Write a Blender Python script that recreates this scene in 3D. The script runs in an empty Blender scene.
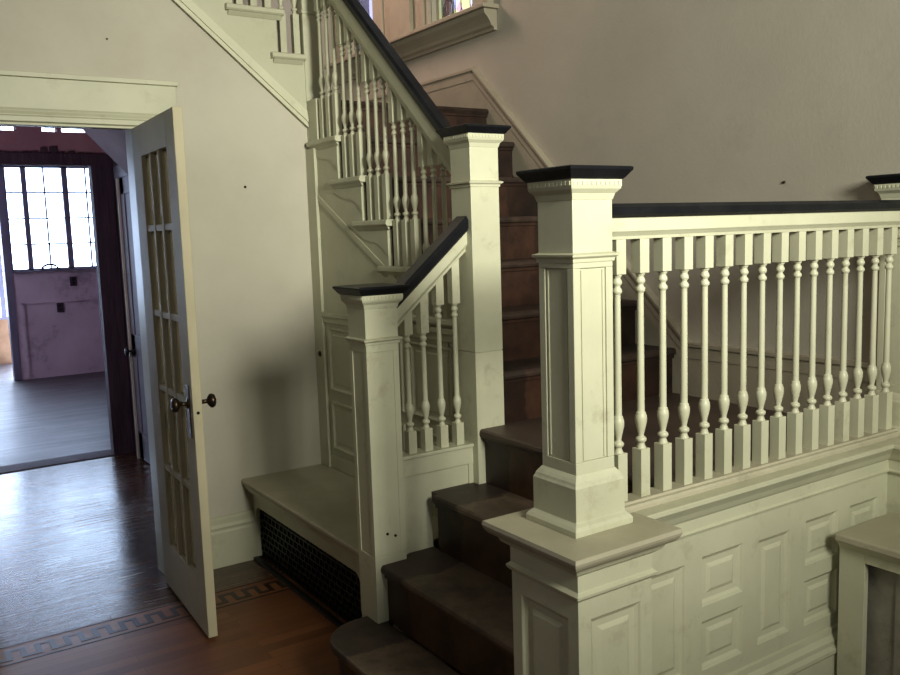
import bpy, bmesh, math, random
from mathutils import Vector, Matrix
random.seed(7)
C = bpy.context.scene.collection

# ------------------------------------------------------------------ materials
def mat(name, base, base2=None, rough=.5, scale=6, bump=0, bscale=40, stretch=None, metallic=0, spec=None,
        dust=None, detail=6, grime=None, contrast=(.35, .65)):
    m = bpy.data.materials.new(name); m.use_nodes = True
    nt = m.node_tree; N = nt.nodes; L = nt.links
    b = N['Principled BSDF']
    b.inputs['Roughness'].default_value = rough
    b.inputs['Metallic'].default_value = metallic
    if spec is not None: b.inputs['Specular IOR Level'].default_value = spec
    geo = N.new('ShaderNodeNewGeometry')
    mp = N.new('ShaderNodeMapping'); L.new(geo.outputs['Position'], mp.inputs['Vector'])
    if stretch: mp.inputs['Scale'].default_value = stretch
    def noise(sc, det=6, ro=.6):
        n = N.new('ShaderNodeTexNoise'); n.inputs['Scale'].default_value = sc
        n.inputs['Detail'].default_value = det; n.inputs['Roughness'].default_value = ro
        L.new(mp.outputs['Vector'], n.inputs['Vector']); return n
    def ramp(src, a, c, ca=(0, 0, 0, 1), cb=(1, 1, 1, 1)):
        r = N.new('ShaderNodeValToRGB'); r.color_ramp.elements[0].position = a; r.color_ramp.elements[1].position = c
        r.color_ramp.elements[0].color = ca; r.color_ramp.elements[1].color = cb
        L.new(src, r.inputs['Fac']); return r
    def mix(f, a, c, mode='MIX'):
        x = N.new('ShaderNodeMix'); x.data_type = 'RGBA'; x.blend_type = mode
        if isinstance(f, float): x.inputs[0].default_value = f
        else: L.new(f, x.inputs[0])
        for i, v in ((6, a), (7, c)):
            if isinstance(v, tuple): x.inputs[i].default_value = (*v[:3], 1)
            else: L.new(v, x.inputs[i])
        return x.outputs[2]
    col = None
    if base2:
        n = noise(scale, detail)
        col = ramp(n.outputs['Fac'], contrast[0], contrast[1], (*base, 1), (*base2, 1)).outputs['Color']
    else:
        col = base
    if grime:
        n2 = noise(grime[3], 8, .75)
        f = ramp(n2.outputs['Fac'], .56, .72)
        mm = N.new('ShaderNodeMath'); mm.operation = 'MULTIPLY'; mm.inputs[1].default_value = grime[4]
        L.new(f.outputs['Color'], mm.inputs[0])
        col = mix(mm.outputs[0], col, grime[:3])
    if dust:
        sx = N.new('ShaderNodeSeparateXYZ'); L.new(geo.outputs['Normal'], sx.inputs[0])
        r = ramp(sx.outputs['Z'], .6, .95)
        n3 = noise(5, 8, .7); r3 = ramp(n3.outputs['Fac'], .3, .6)
        mm = N.new('ShaderNodeMath'); mm.operation = 'MULTIPLY'
        L.new(r.outputs['Color'], mm.inputs[0])
        m2 = N.new('ShaderNodeMath'); m2.operation = 'MULTIPLY_ADD'; m2.inputs[1].default_value = dust[3] * .6; m2.inputs[2].default_value = dust[3] * .4
        L.new(r3.outputs['Color'], m2.inputs[0]); L.new(m2.outputs[0], mm.inputs[1])
        col = mix(mm.outputs[0], col, dust[:3])
    if isinstance(col, tuple): b.inputs['Base Color'].default_value = (*col, 1)
    else: L.new(col, b.inputs['Base Color'])
    if bump:
        n = noise(bscale, 5, .6)
        bp = N.new('ShaderNodeBump'); bp.inputs['Strength'].default_value = bump; bp.inputs['Distance'].default_value = .01
        L.new(n.outputs['Fac'], bp.inputs['Height']); L.new(bp.outputs['Normal'], b.inputs['Normal'])
    m['nt'] = 1
    return m

M = {}
M['paint'] = mat('aged_cream_paint', (.63, .63, .485), (.56, .56, .425), rough=.40, scale=3, bump=.06, bscale=25,
                 dust=(.31, .295, .21, .45), grime=(.36, .33, .23, 9, .5))
M['paint_shade'] = mat('shaded_cream_paint', (.54, .54, .41), (.48, .48, .36), rough=.48, scale=3, bump=.06, bscale=25,
                       dust=(.22, .19, .14, .4), grime=(.33, .30, .21, 7, .4))  # darker copy of the cream paint, shade put into the colour
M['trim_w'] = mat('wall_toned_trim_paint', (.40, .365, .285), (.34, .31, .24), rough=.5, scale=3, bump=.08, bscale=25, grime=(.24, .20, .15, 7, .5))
M['dusty'] = mat('dusty_cream_paint', (.53, .50, .39), (.44, .41, .31), rough=.55, scale=4, bump=.08, bscale=30,
                 dust=(.37, .345, .25, .8), grime=(.25, .21, .15, 14, .6))
M['doorpaint'] = mat('door_paint', (.52, .475, .345), (.46, .42, .30), rough=.62, spec=.2, scale=3, bump=.04, bscale=20)
M['plaster'] = mat('stained_plaster', (.555, .53, .45), (.49, .465, .39), rough=.75, scale=1.3, bump=.12, bscale=45,
                   grime=(.44, .40, .33, 1.1, .35))
M['plaster_w'] = mat('rough_plaster', (.47, .445, .375), (.41, .388, .33), rough=.8, scale=1.1, bump=.12, bscale=75,
                     grime=(.30, .27, .235, 1.4, .4))
M['hall_dark'] = mat('low_bounce_hall_plaster', (.20, .19, .16), rough=.8)  # unseen hall walls and ceiling coloured dark to cut bounce light
M['pink'] = mat('pink_plaster', (.46, .28, .30), (.36, .22, .25), rough=.85, scale=3, bump=.2, bscale=30)
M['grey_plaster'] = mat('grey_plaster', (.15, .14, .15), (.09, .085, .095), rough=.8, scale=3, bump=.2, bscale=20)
M['black'] = mat('black_gloss_paint', (.007, .008, .011), (.014, .015, .018), rough=.34, scale=12, bump=.1, bscale=30, spec=.3,
                 grime=(.06, .06, .055, 22, .4))
M['iron'] = mat('black_iron', (.010, .010, .012), (.018, .018, .02), rough=.4, scale=20, metallic=.3)
M['void'] = mat('dark_backing', (.004, .004, .005), rough=.9)
M['bronze'] = mat('dark_bronze', (.10, .07, .045), (.05, .035, .025), rough=.35, scale=30, metallic=.9)
M['rough_wood'] = mat('dark_bare_wood', (.045, .030, .042), (.085, .055, .07), rough=.7, scale=6, stretch=(6, 6, .6), bump=.5, bscale=12)
M['lilac'] = mat('worn_white_panel', (.66, .56, .58), (.54, .46, .48), rough=.7, scale=3, grime=(.20, .15, .15, 3, .6))
M['greywhite'] = mat('grey_white_door', (.17, .165, .18), (.12, .12, .14), rough=.5, scale=3)
M['winframe'] = mat('window_frame_paint', (.20, .19, .24), rough=.5)
M['orange_wood'] = mat('porch_wood', (.30, .17, .09), (.22, .12, .06), rough=.6, scale=5)
M['lead'] = mat('lead_came', (.03, .028, .03), rough=.5, metallic=.4)

def wood(name, a, b_, rough, plank=.06, along='X', gap=.5, rrange=(.0, .0), bump=.25, coat=0, worn=None, sx=1.0, boards=1.1):
    """Planks running along one axis, colour varied per plank with grain."""
    m = bpy.data.materials.new(name); m.use_nodes = True
    nt = m.node_tree; N = nt.nodes; L = nt.links; b = N['Principled BSDF']
    geo = N.new('ShaderNodeNewGeometry')
    mp = N.new('ShaderNodeMapping'); L.new(geo.outputs['Position'], mp.inputs['Vector'])
    if along == 'Y': mp.inputs['Rotation'].default_value = (0, 0, math.pi / 2)
    br = N.new('ShaderNodeTexBrick'); br.offset = .37
    br.inputs['Scale'].default_value = 1; br.inputs['Brick Width'].default_value = boards; br.inputs['Row Height'].default_value = plank
    br.inputs['Mortar Size'].default_value = .0012; br.inputs['Mortar Smooth'].default_value = .3
    br.inputs['Color1'].default_value = (0, 0, 0, 1); br.inputs['Color2'].default_value = (1, 1, 1, 1); br.inputs['Mortar'].default_value = (.5, .5, .5, 1)
    L.new(mp.outputs['Vector'], br.inputs['Vector'])
    mp2 = N.new('ShaderNodeMapping'); mp2.inputs['Scale'].default_value = (1.2, 22, 22); L.new(mp.outputs['Vector'], mp2.inputs['Vector'])
    g = N.new('ShaderNodeTexNoise'); g.inputs['Scale'].default_value = 2.2; g.inputs['Detail'].default_value = 8; g.inputs['Roughness'].default_value = .7
    L.new(mp2.outputs['Vector'], g.inputs['Vector'])
    big = N.new('ShaderNodeTexNoise'); big.inputs['Scale'].default_value = 1.7; big.inputs['Detail'].default_value = 7; big.inputs['Roughness'].default_value = .65
    L.new(mp.outputs['Vector'], big.inputs['Vector'])
    def mth(op, x, y):
        q = N.new('ShaderNodeMath'); q.operation = op
        for i, v in enumerate((x, y)):
            if isinstance(v, (int, float)): q.inputs[i].default_value = v
            else: L.new(v, q.inputs[i])
        return q.outputs[0]
    f = mth('ADD', mth('MULTIPLY', br.outputs['Color'], .35), mth('ADD', mth('MULTIPLY', g.outputs['Fac'], .45), mth('MULTIPLY', big.outputs['Fac'], .5)))
    r = N.new('ShaderNodeValToRGB'); r.color_ramp.elements[0].position = .35; r.color_ramp.elements[1].position = .95
    r.color_ramp.elements[0].color = (*a, 1); r.color_ramp.elements[1].color = (*b_, 1)
    L.new(f, r.inputs['Fac'])
    mx = N.new('ShaderNodeMix'); mx.data_type = 'RGBA'; mx.blend_type = 'MULTIPLY'
    L.new(mth('MULTIPLY', br.outputs['Fac'], gap), mx.inputs[0]); L.new(r.outputs['Color'], mx.inputs[6]); mx.inputs[7].default_value = (.1, .08, .07, 1)
    L.new(mx.outputs[2], b.inputs['Base Color'])
    rr = N.new('ShaderNodeMapRange'); rr.inputs['From Min'].default_value = .3; rr.inputs['From Max'].default_value = .7
    rr.inputs['To Min'].default_value = rough + rrange[0]; rr.inputs['To Max'].default_value = rough + rrange[1]
    L.new(mth('ADD', mth('MULTIPLY', g.outputs['Fac'], .6), mth('MULTIPLY', big.outputs['Fac'], .4)), rr.inputs['Value']); L.new(rr.outputs['Result'], b.inputs['Roughness'])
    if coat: b.inputs['Coat Weight'].default_value = coat; b.inputs['Coat Roughness'].default_value = .12
    bp = N.new('ShaderNodeBump'); bp.inputs['Strength'].default_value = bump; bp.inputs['Distance'].default_value = .004
    L.new(mth('ADD', mth('MULTIPLY', g.outputs['Fac'], .8), mth('MULTIPLY', big.outputs['Fac'], .6)), bp.inputs['Height'])
    L.new(bp.outputs['Normal'], b.inputs['Normal'])
    return m
M['floor_hall'] = wood('hall_floor_boards', (.11, .040, .014), (.27, .108, .040), .34, rrange=(-.05, .12), plank=.055)
M['floor_shiny'] = wood('polished_floor_boards', (.05, .028, .018), (.125, .068, .042), .16, rrange=(-.08, .24), plank=.055, bump=.16)
M['floor_kitchen'] = wood('worn_floor_boards', (.03, .024, .026), (.11, .09, .095), .34, rrange=(-.06, .25), plank=.06, bump=.2)
M['inlay'] = mat('dark_inlay_wood', (.018, .009, .005), (.03, .015, .008), rough=.35, scale=9)

def tread_mat(name, edge, mid, axis, lo, hi, rough=.45, gcol=None):
    """Worn stair wood: a strip between lo and hi (world axis) once under a runner is a different tone."""
    m = bpy.data.materials.new(name); m.use_nodes = True
    nt = m.node_tree; N = nt.nodes; L = nt.links; b = N['Principled BSDF']
    geo = N.new('ShaderNodeNewGeometry'); sx = N.new('ShaderNodeSeparateXYZ'); L.new(geo.outputs['Position'], sx.inputs[0])
    nz = N.new('ShaderNodeTexNoise'); nz.inputs['Scale'].default_value = 7; nz.inputs['Detail'].default_value = 8; nz.inputs['Roughness'].default_value = .7
    L.new(geo.outputs['Position'], nz.inputs['Vector'])
    def mth(op, x, y, cl=False):
        q = N.new('ShaderNodeMath'); q.operation = op; q.use_clamp = cl
        for i, v in enumerate((x, y)):
            if isinstance(v, (int, float)): q.inputs[i].default_value = v
            else: L.new(v, q.inputs[i])
        return q.outputs[0]
    p = mth('ADD', sx.outputs[axis], mth('MULTIPLY', mth('SUBTRACT', nz.outputs['Fac'], .5), .16))
    f = mth('MULTIPLY', mth('GREATER_THAN', p, lo), mth('LESS_THAN', p, hi))
    rp = N.new('ShaderNodeValToRGB'); rp.color_ramp.elements[0].position = .38; rp.color_ramp.elements[1].position = .66
    rp.color_ramp.elements[0].color = (.45, .45, .45, 1); rp.color_ramp.elements[1].color = (1.25, 1.25, 1.25, 1); L.new(nz.outputs['Fac'], rp.inputs['Fac'])
    mx = N.new('ShaderNodeMix'); mx.data_type = 'RGBA'; L.new(f, mx.inputs[0]); mx.inputs[6].default_value = (*edge, 1); mx.inputs[7].default_value = (*mid, 1)
    mm = N.new('ShaderNodeMix'); mm.data_type = 'RGBA'; mm.blend_type = 'MULTIPLY'; mm.inputs[0].default_value = 1
    L.new(mx.outputs[2], mm.inputs[6]); L.new(rp.outputs['Color'], mm.inputs[7]); L.new(mm.outputs[2], b.inputs['Base Color'])
    b.inputs['Roughness'].default_value = rough
    bp = N.new('ShaderNodeBump'); bp.inputs['Strength'].default_value = .25; bp.inputs['Distance'].default_value = .004
    L.new(nz.outputs['Fac'], bp.inputs['Height']); L.new(bp.outputs['Normal'], b.inputs['Normal'])
    return m
M['tread1'] = tread_mat('stair_tread_wood', (.060, .040, .030), (.135, .095, .066), 1, 1.80, 2.38, .5)
M['riser1'] = tread_mat('stair_riser_wood', (.042, .020, .012), (.090, .040, .019), 1, 1.80, 2.38, .42)
M['tread2'] = tread_mat('upper_tread_wood', (.048, .033, .026), (.068, .043, .032), 0, 2.02, 2.62, .5)
M['riser2'] = tread_mat('upper_riser_wood', (.036, .018, .012), (.062, .029, .018), 0, 2.02, 2.62, .45)
M['landing'] = mat('landing_boards', (.06, .042, .033), (.10, .07, .052), rough=.5, scale=4)

def clear_glass(name, tint=(.95, .97, 1), gl=.06, pattern=False):
    m = bpy.data.materials.new(name); m.use_nodes = True
    nt = m.node_tree; N = nt.nodes; L = nt.links; N.remove(N['Principled BSDF'])
    t = N.new('ShaderNodeBsdfTransparent'); g = N.new('ShaderNodeBsdfGlossy'); g.inputs['Roughness'].default_value = .06
    t.inputs['Color'].default_value = (*tint, 1)
    mx = N.new('ShaderNodeMixShader'); mx.inputs[0].default_value = gl
    L.new(t.outputs[0], mx.inputs[1]); L.new(g.outputs[0], mx.inputs[2]); L.new(mx.outputs[0], N['Material Output'].inputs['Surface'])
    if pattern:
        geo = N.new('ShaderNodeNewGeometry'); v = N.new('ShaderNodeTexVoronoi'); v.inputs['Scale'].default_value = 12
        L.new(geo.outputs['Position'], v.inputs['Vector'])
        s = N.new('ShaderNodeSeparateColor'); L.new(v.outputs['Color'], s.inputs[0])
        r = N.new('ShaderNodeValToRGB'); r.color_ramp.interpolation = 'CONSTANT'; e = r.color_ramp.elements
        e[0].color = (.40, .38, .42, 1); e[0].position = 0
        e[1].color = (.38, .29, .28, 1); e[1].position = .35
        for p_, c_ in ((.5, (.40, .37, .24, 1)), (.7, (.44, .42, .44, 1)), (.85, (.34, .35, .28, 1))):
            q = e.new(p_); q.color = c_
        L.new(s.outputs[0], r.inputs['Fac']); L.new(r.outputs['Color'], t.inputs['Color'])
    return m
M['glass'] = clear_glass('clear_glass')
M['door_glass'] = clear_glass('old_door_glass', (.63, .62, .60), .03)
M['stained'] = clear_glass('leaded_glass', (.8, .8, .8), .04, True)
M['lilac_glass'] = clear_glass('pale_glass', (.33, .30, .36), .04)

# ------------------------------------------------------------------ mesh builder
class MB:
    def __init__(s): s.v = []; s.f = []; s.sm = []
    def add(s, vs, fs, smooth=False):
        o = len(s.v); s.v += [tuple(p) for p in vs]; s.f += [[i + o for i in f] for f in fs]; s.sm += [smooth] * len(fs); return s
    def box(s, x0, x1, y0, y1, z0, z1):
        return s.add([(x, y, z) for x in (x0, x1) for y in (y0, y1) for z in (z0, z1)],
                     [(0, 1, 3, 2), (4, 6, 7, 5), (0, 4, 5, 1), (2, 3, 7, 6), (0, 2, 6, 4), (1, 5, 7, 3)])
    def prism(s, pts, a, b, axis):
        n = len(pts)
        def P(p, q):
            if axis == 'X': return (q, p[0], p[1])
            if axis == 'Y': return (p[0], q, p[1])
            return (p[0], p[1], q)
        return s.add([P(p, a) for p in pts] + [P(p, b) for p in pts],
                     [list(range(n))[::-1], list(range(n, 2 * n))] + [(i, (i + 1) % n, n + (i + 1) % n, n + i) for i in range(n)])
    def rstack(s, x0, x1, y0, y1, prof):
        """square-plan moulding: prof = [(offset outward, z)...] from bottom to top"""
        vs = []
        for o, z in prof: vs += [(x0 - o, y0 - o, z), (x1 + o, y0 - o, z), (x1 + o, y1 + o, z), (x0 - o, y1 + o, z)]
        fs = [(3, 2, 1, 0)]
        for k in range(len(prof) - 1):
            a = 4 * k
            for i in range(4): fs.append((a + i, a + (i + 1) % 4, a + 4 + (i + 1) % 4, a + 4 + i))
        a = 4 * (len(prof) - 1); fs.append((a, a + 1, a + 2, a + 3))
        return s.add(vs, fs)
    def sq(s, cx, cy, prof): return s.rstack(cx, cx, cy, cy, prof)
    def lathe(s, cx, cy, prof, n=14, axis='Z', cz=0):
        vs = []
        for r, z in prof:
            for i in range(n):
                a = 2 * math.pi * i / n; c, d = r * math.cos(a), r * math.sin(a)
                if axis == 'Z': vs.append((cx + c, cy + d, z))
                elif axis == 'X': vs.append((z, cx + c, cy + d))
                else: vs.append((cx + c, z, cy + d))
        fs = []
        for k in range(len(prof) - 1):
            for i in range(n):
                fs.append((k * n + i, k * n + (i + 1) % n, (k + 1) * n + (i + 1) % n, (k + 1) * n + i))
        s.add(vs, fs, True)
        o = len(s.v) - len(vs)
        s.f += [[o + i for i in range(n)][::-1], [o + (len(prof) - 1) * n + i for i in range(n)]]; s.sm += [False, False]
        return s
    def sweep(s, p0, p1, prof):
        """profile (lateral, z) swept p0->p1, ends plumb"""
        p0 = Vector(p0); p1 = Vector(p1); d = (p1 - p0); lat = Vector((d.y, -d.x, 0)).normalized(); n = len(prof)
        vs = [p + lat * a + Vector((0, 0, b)) for p in (p0, p1) for a, b in prof]
        return s.add(vs, [list(range(n)), list(range(n, 2 * n))[::-1]] + [(i, n + i, n + (i + 1) % n, (i + 1) % n) for i in range(n)])
    def tube(s, pts, r, n=8):
        vs = []; pts = [Vector(p) for p in pts]
        for k, p in enumerate(pts):
            t = (pts[min(k + 1, len(pts) - 1)] - pts[max(k - 1, 0)]).normalized()
            u = t.orthogonal().normalized(); w = t.cross(u)
            for i in range(n):
                a = 2 * math.pi * i / n; vs.append(p + (u * math.cos(a) + w * math.sin(a)) * r)
        fs = [(k * n + i, k * n + (i + 1) % n, (k + 1) * n + (i + 1) % n, (k + 1) * n + i) for k in range(len(pts) - 1) for i in range(n)]
        fs += [list(range(n)), list(range((len(pts) - 1) * n, len(pts) * n))]
        return s.add(vs, fs, True)
    def panel(s, o, u, v, n, w, h, prof=((0, 0), (.003, .009), (.009, .010), (.015, .004), (.021, .001), (.034, .001), (.040, .0035)), sink=.002):
        """raised and fielded panel moulding standing on a face; o = lower corner"""
        o = Vector(o); u = Vector(u); v = Vector(v); n = Vector(n); m = min(w, h) / 2 - .006
        rings = [(0, -sink)] + [(min(a, m), b) for a, b in prof]; vs = []
        for a, b in rings:
            for cu, cv in ((a, a), (w - a, a), (w - a, h - a), (a, h - a)): vs.append(o + u * cu + v * cv + n * b)
        fs = []
        for k in range(len(rings) - 1):
            for i in range(4): fs.append((4 * k + i, 4 * k + (i + 1) % 4, 4 * k + 4 + (i + 1) % 4, 4 * k + 4 + i))
        k = 4 * (len(rings) - 1); fs.append((k, k + 1, k + 2, k + 3)); fs.append((3, 2, 1, 0))
        return s.add(vs, fs)
    def framed(s, o, u, v, n, W, H, holes, th=.018):
        """stiles and rails around rectangular openings; face at o, thickness goes inward"""
        o = Vector(o); u = Vector(u); v = Vector(v); n = Vector(n)
        def bx(a0, a1, b0, b1):
            if a1 - a0 < 1e-5 or b1 - b0 < 1e-5: return
            vs = [o + u * a + v * b - n * d for a in (a0, a1) for b in (b0, b1) for d in (0, th)]
            s.add(vs, [(0, 1, 3, 2), (4, 6, 7, 5), (0, 4, 5, 1), (2, 3, 7, 6), (0, 2, 6, 4), (1, 5, 7, 3)])
        cols = sorted({(h[0], h[1]) for h in holes}); x = 0
        for a0, a1 in cols:
            bx(x, a0, 0, H); z = 0
            for h in sorted([q for q in holes if (q[0], q[1]) == (a0, a1)], key=lambda q: q[2]): bx(a0, a1, z, h[2]); z = h[3]
            bx(a0, a1, z, H); x = a1
        bx(x, W, 0, H); return s
    def build(s, name, m, parent=None, origin=(0, 0, 0), bevel=0, mats=None, fmat=None):
        me = bpy.data.meshes.new(name); o = Vector(origin)
        me.from_pydata([tuple(Vector(p) - o) for p in s.v], [], s.f)
        bm = bmesh.new(); bm.from_mesh(me)
        for f, sm in zip(bm.faces, s.sm): f.smooth = sm
        bmesh.ops.recalc_face_normals(bm, faces=bm.faces); bm.to_mesh(me); bm.free()
        for q in (mats or [m]): me.materials.append(M[q] if isinstance(q, str) else q)
        if fmat:
            for i, k in enumerate(fmat): me.polygons[i].material_index = k
        ob = bpy.data.objects.new(name, me); C.objects.link(ob)
        if parent: ob.parent = parent
        else: ob.location = o
        if bevel:
            b = ob.modifiers.new('bevel', 'BEVEL'); b.width = bevel; b.segments = 2; b.limit_method = 'ANGLE'; b.angle_limit = math.radians(35)
        return ob

def thing(name, label, cat, loc, group=None):
    o = bpy.data.objects.new(name, None); C.objects.link(o); o.location = loc; o.empty_display_size = .1
    o['label'] = label; o['category'] = cat
    if group: o['group'] = group
    return o
def tag(o, label, cat, group=None):
    o['label'] = label; o['category'] = cat
    if group: o['group'] = group
    return o
def struct(o): o['kind'] = 'structure'; return o

SUNK = ((0, 0), (.002, -.001), (.006, -.006), (.014, -.011), (.030, -.0115), (.033, -.010), (.041, -.0065))
# ------------------------------------------------------------------ dimensions (metres)
R1 = .205; R2 = .194; T = .216; ZL = .82          # risers, tread depth, landing height
XW = 2.85; XSK = 2.82                              # right wall plane, its skirting face
YB = 3.928                                         # back wall plane
XS = 1.813                                         # outer face of the second flight's stringer
CN3 = (1.399, 1.564); CN1 = (1.402, 2.593); CN2 = (1.843, 2.593); CN4 = (2.862, 1.564)
YN = [None] * 12
for k in range(5, 12): YN[k] = 2.523 + (k - 5) * T
def zt(k): return R1 * k if k <= 4 else ZL + (k - 4) * R2

# ------------------------------------------------------------------ shell
f = MB(); fm = []
def fq(x0, x1, y0, y1, mi):
    f.box(x0, x1, y0, y1, -.08, 0); fm.extend([mi] * 6)
fq(-2.6, 3.1, -3.2, 3.64, 0); fq(-2.6, 3.1, 3.64, 6.55, 1); fq(-2.6, 4.2, 6.55, 11.02, 2); fq(-2.6, 1.45, 11.02, 12.8, 2)
struct(f.build('floor', None, mats=['floor_hall', 'floor_shiny', 'floor_kitchen'], fmat=fm))

# meander border let into the floor, running along the back wall
b = MB()
y0, y1, h = 3.495, 3.590, .0012
for yy in (3.462, 3.624): b.box(-2.0, 1.425, yy, yy + .010, -.0005, h)
x = -2.0; up = True; p = .052
while x < 1.39:
    b.box(x, x + .020, y0, y1, -.0005, h)
    yy = y1 - .018 if up else y0
    b.box(x + .020, x + p, yy, yy + .018, -.0005, h)
    up = not up; x += p
struct(b.build('trim_1', 'inlay'))

w = MB(); XJ0, XJ1, ZD = .285, 1.02, 2.050
w.box(-2.6, XJ0, YB, YB + .142, 0, 5.2); w.box(XJ0, XJ1, YB, YB + .142, ZD, 5.2)
# right part stops under the third flight's stringer
w.prism([(XJ1, 0), (1.812, 0), (1.812, 2.10), (XJ1, 2.78)], YB, YB + .142, 'Y')
# upper part left of visible stringer: cut away above the flight
wb = MB()
wb.box(-2.6, XJ0, YB, YB + .142, 0, 2.3)
wb.box(XJ0, XJ1, YB, YB + .142, ZD, 2.3)
wb.prism([(XJ1, 0), (1.812, 0), (1.812, 2.10), (1.575, 2.3), (XJ1, 2.3)], YB, YB + .142, 'Y')
wb.prism([(-2.6, 2.3), (1.575, 2.3), (-1.30, 4.76), (-2.6, 4.76)], YB, YB + .142, 'Y')
wb.box(-2.6, -1.3, YB, YB + .142, 4.76, 5.2)
# nail marks
struct(wb.build('wall_back', 'plaster'))
for (x, z, r) in ((1.484, 1.773, .006), (.919, 2.386, .004)):
    n = MB(); n.lathe(x, z, [(r, YB + .002), (r * .9, YB - .006), (r * .4, YB - .010)], 10, 'Y')
    tag(n.build('nail', 'bronze', origin=(x, YB, z)),
        'rusty nail head in the plaster right of the glazed door' if x > 1.2 else 'tiny nail in the plaster above the doorway casing', 'nail')

# right wall with two window openings on the upper landing
WY = [(3.94, 4.39), (5.05, 5.42)]; WZ = (2.70, 4.3)
r = MB()
r.box(XW, XW + .16, -3.2, 5.62, 0, WZ[0]); r.box(XW, XW + .16, -3.2, 5.62, WZ[1], 5.2)
r.box(XW, XW + .16, -3.2, WY[0][0], *WZ); r.box(XW, XW + .16, WY[0][1], WY[1][0], *WZ); r.box(XW, XW + .16, WY[1][1], 5.62, *WZ)
struct(r.build('wall_right', 'plaster_w'))
for (y, z) in ((2.03, 1.68), (2.36, 1.482)):
    n = MB(); n.lathe(y, z, [(.006, XW + .002), (.005, XW - .005), (.002, XW - .008)], 10, 'X')
    tag(n.build('nail', 'bronze', origin=(XW, y, z)), 'nail stub in the grey wall just above the black handrail' if z > 1.6 else 'nail stub in the grey wall seen between the balusters', 'nail')
s = MB(); s.box(-2.6, 1.6, 5.62, 5.76, 2.402, 5.2); s.box(1.6, XW + .16, 5.62, 5.76, 1.9, 5.2); struct(s.build('wall_upper_back', 'plaster_w'))
s = MB(); s.box(-2.75, -2.6, -3.2, 13.2, 0, 5.2); struct(s.build('wall_left', 'hall_dark'))
s = MB(); s.box(-2.75, XW + .16, -3.35, -3.2, 0, 5.2); struct(s.build('wall_front', 'hall_dark'))
s = MB(); s.box(-2.75, XW + .16, -3.35, 5.76, 5.2, 5.35); struct(s.build('ceiling', 'hall_dark'))

# baseboard on back wall
def base_profile(t=.02, h=.225): return [(0, 0), (-t - .004, 0), (-t - .004, h * .70), (-t, h * .73), (-t, h * .76), (-t * 1.15, h * .80), (-t * .75, h * .86), (-t * .75, h * .95), (-t * .3, h), (0, h)]
s = MB(); s.prism([(YB + a, z) for a, z in base_profile(.024, .238)], 1.188, 1.4295, 'X'); struct(s.build('baseboard_back', 'paint_shade'))
s = MB(); s.prism([(YB + a, z) for a, z in base_profile(.024, .238)], -2.6, .13, 'X'); struct(s.build('baseboard_back', 'paint_shade'))

# doorway casing and jamb lining
c = MB()
c.box(.12, 1.188, YB - .022, YB, 2.082, 2.205); c.box(.10, 1.196, YB - .034, YB, 2.205, 2.225)
c.prism([(YB, 2.016), (YB - .026, 2.016), (YB - .026, 2.026), (YB - .036, 2.03), (YB - .036, 2.05), (YB - .028, 2.056), (YB - .034, 2.072), (YB - .028, 2.082), (YB, 2.082)], .12, 1.188, 'X')
c.box(1.02, 1.188, YB - .020, YB, 0, 2.0); c.box(.12, .285, YB - .020, YB, 0, 2.0)
c.box(1.168, 1.188, YB - .030, YB, 0, 2.0)
struct(c.build('trim_2', 'paint_shade', bevel=.002))
j = MB(); j.box(1.0, 1.02, YB, YB + .15, 0, ZD); j.box(XJ0, XJ0 + .02, YB, YB + .15, 0, ZD); j.box(XJ0, XJ1, YB, YB + .15, ZD - .02, ZD)
struct(j.build('trim_3', 'paint', bevel=.002))

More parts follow.
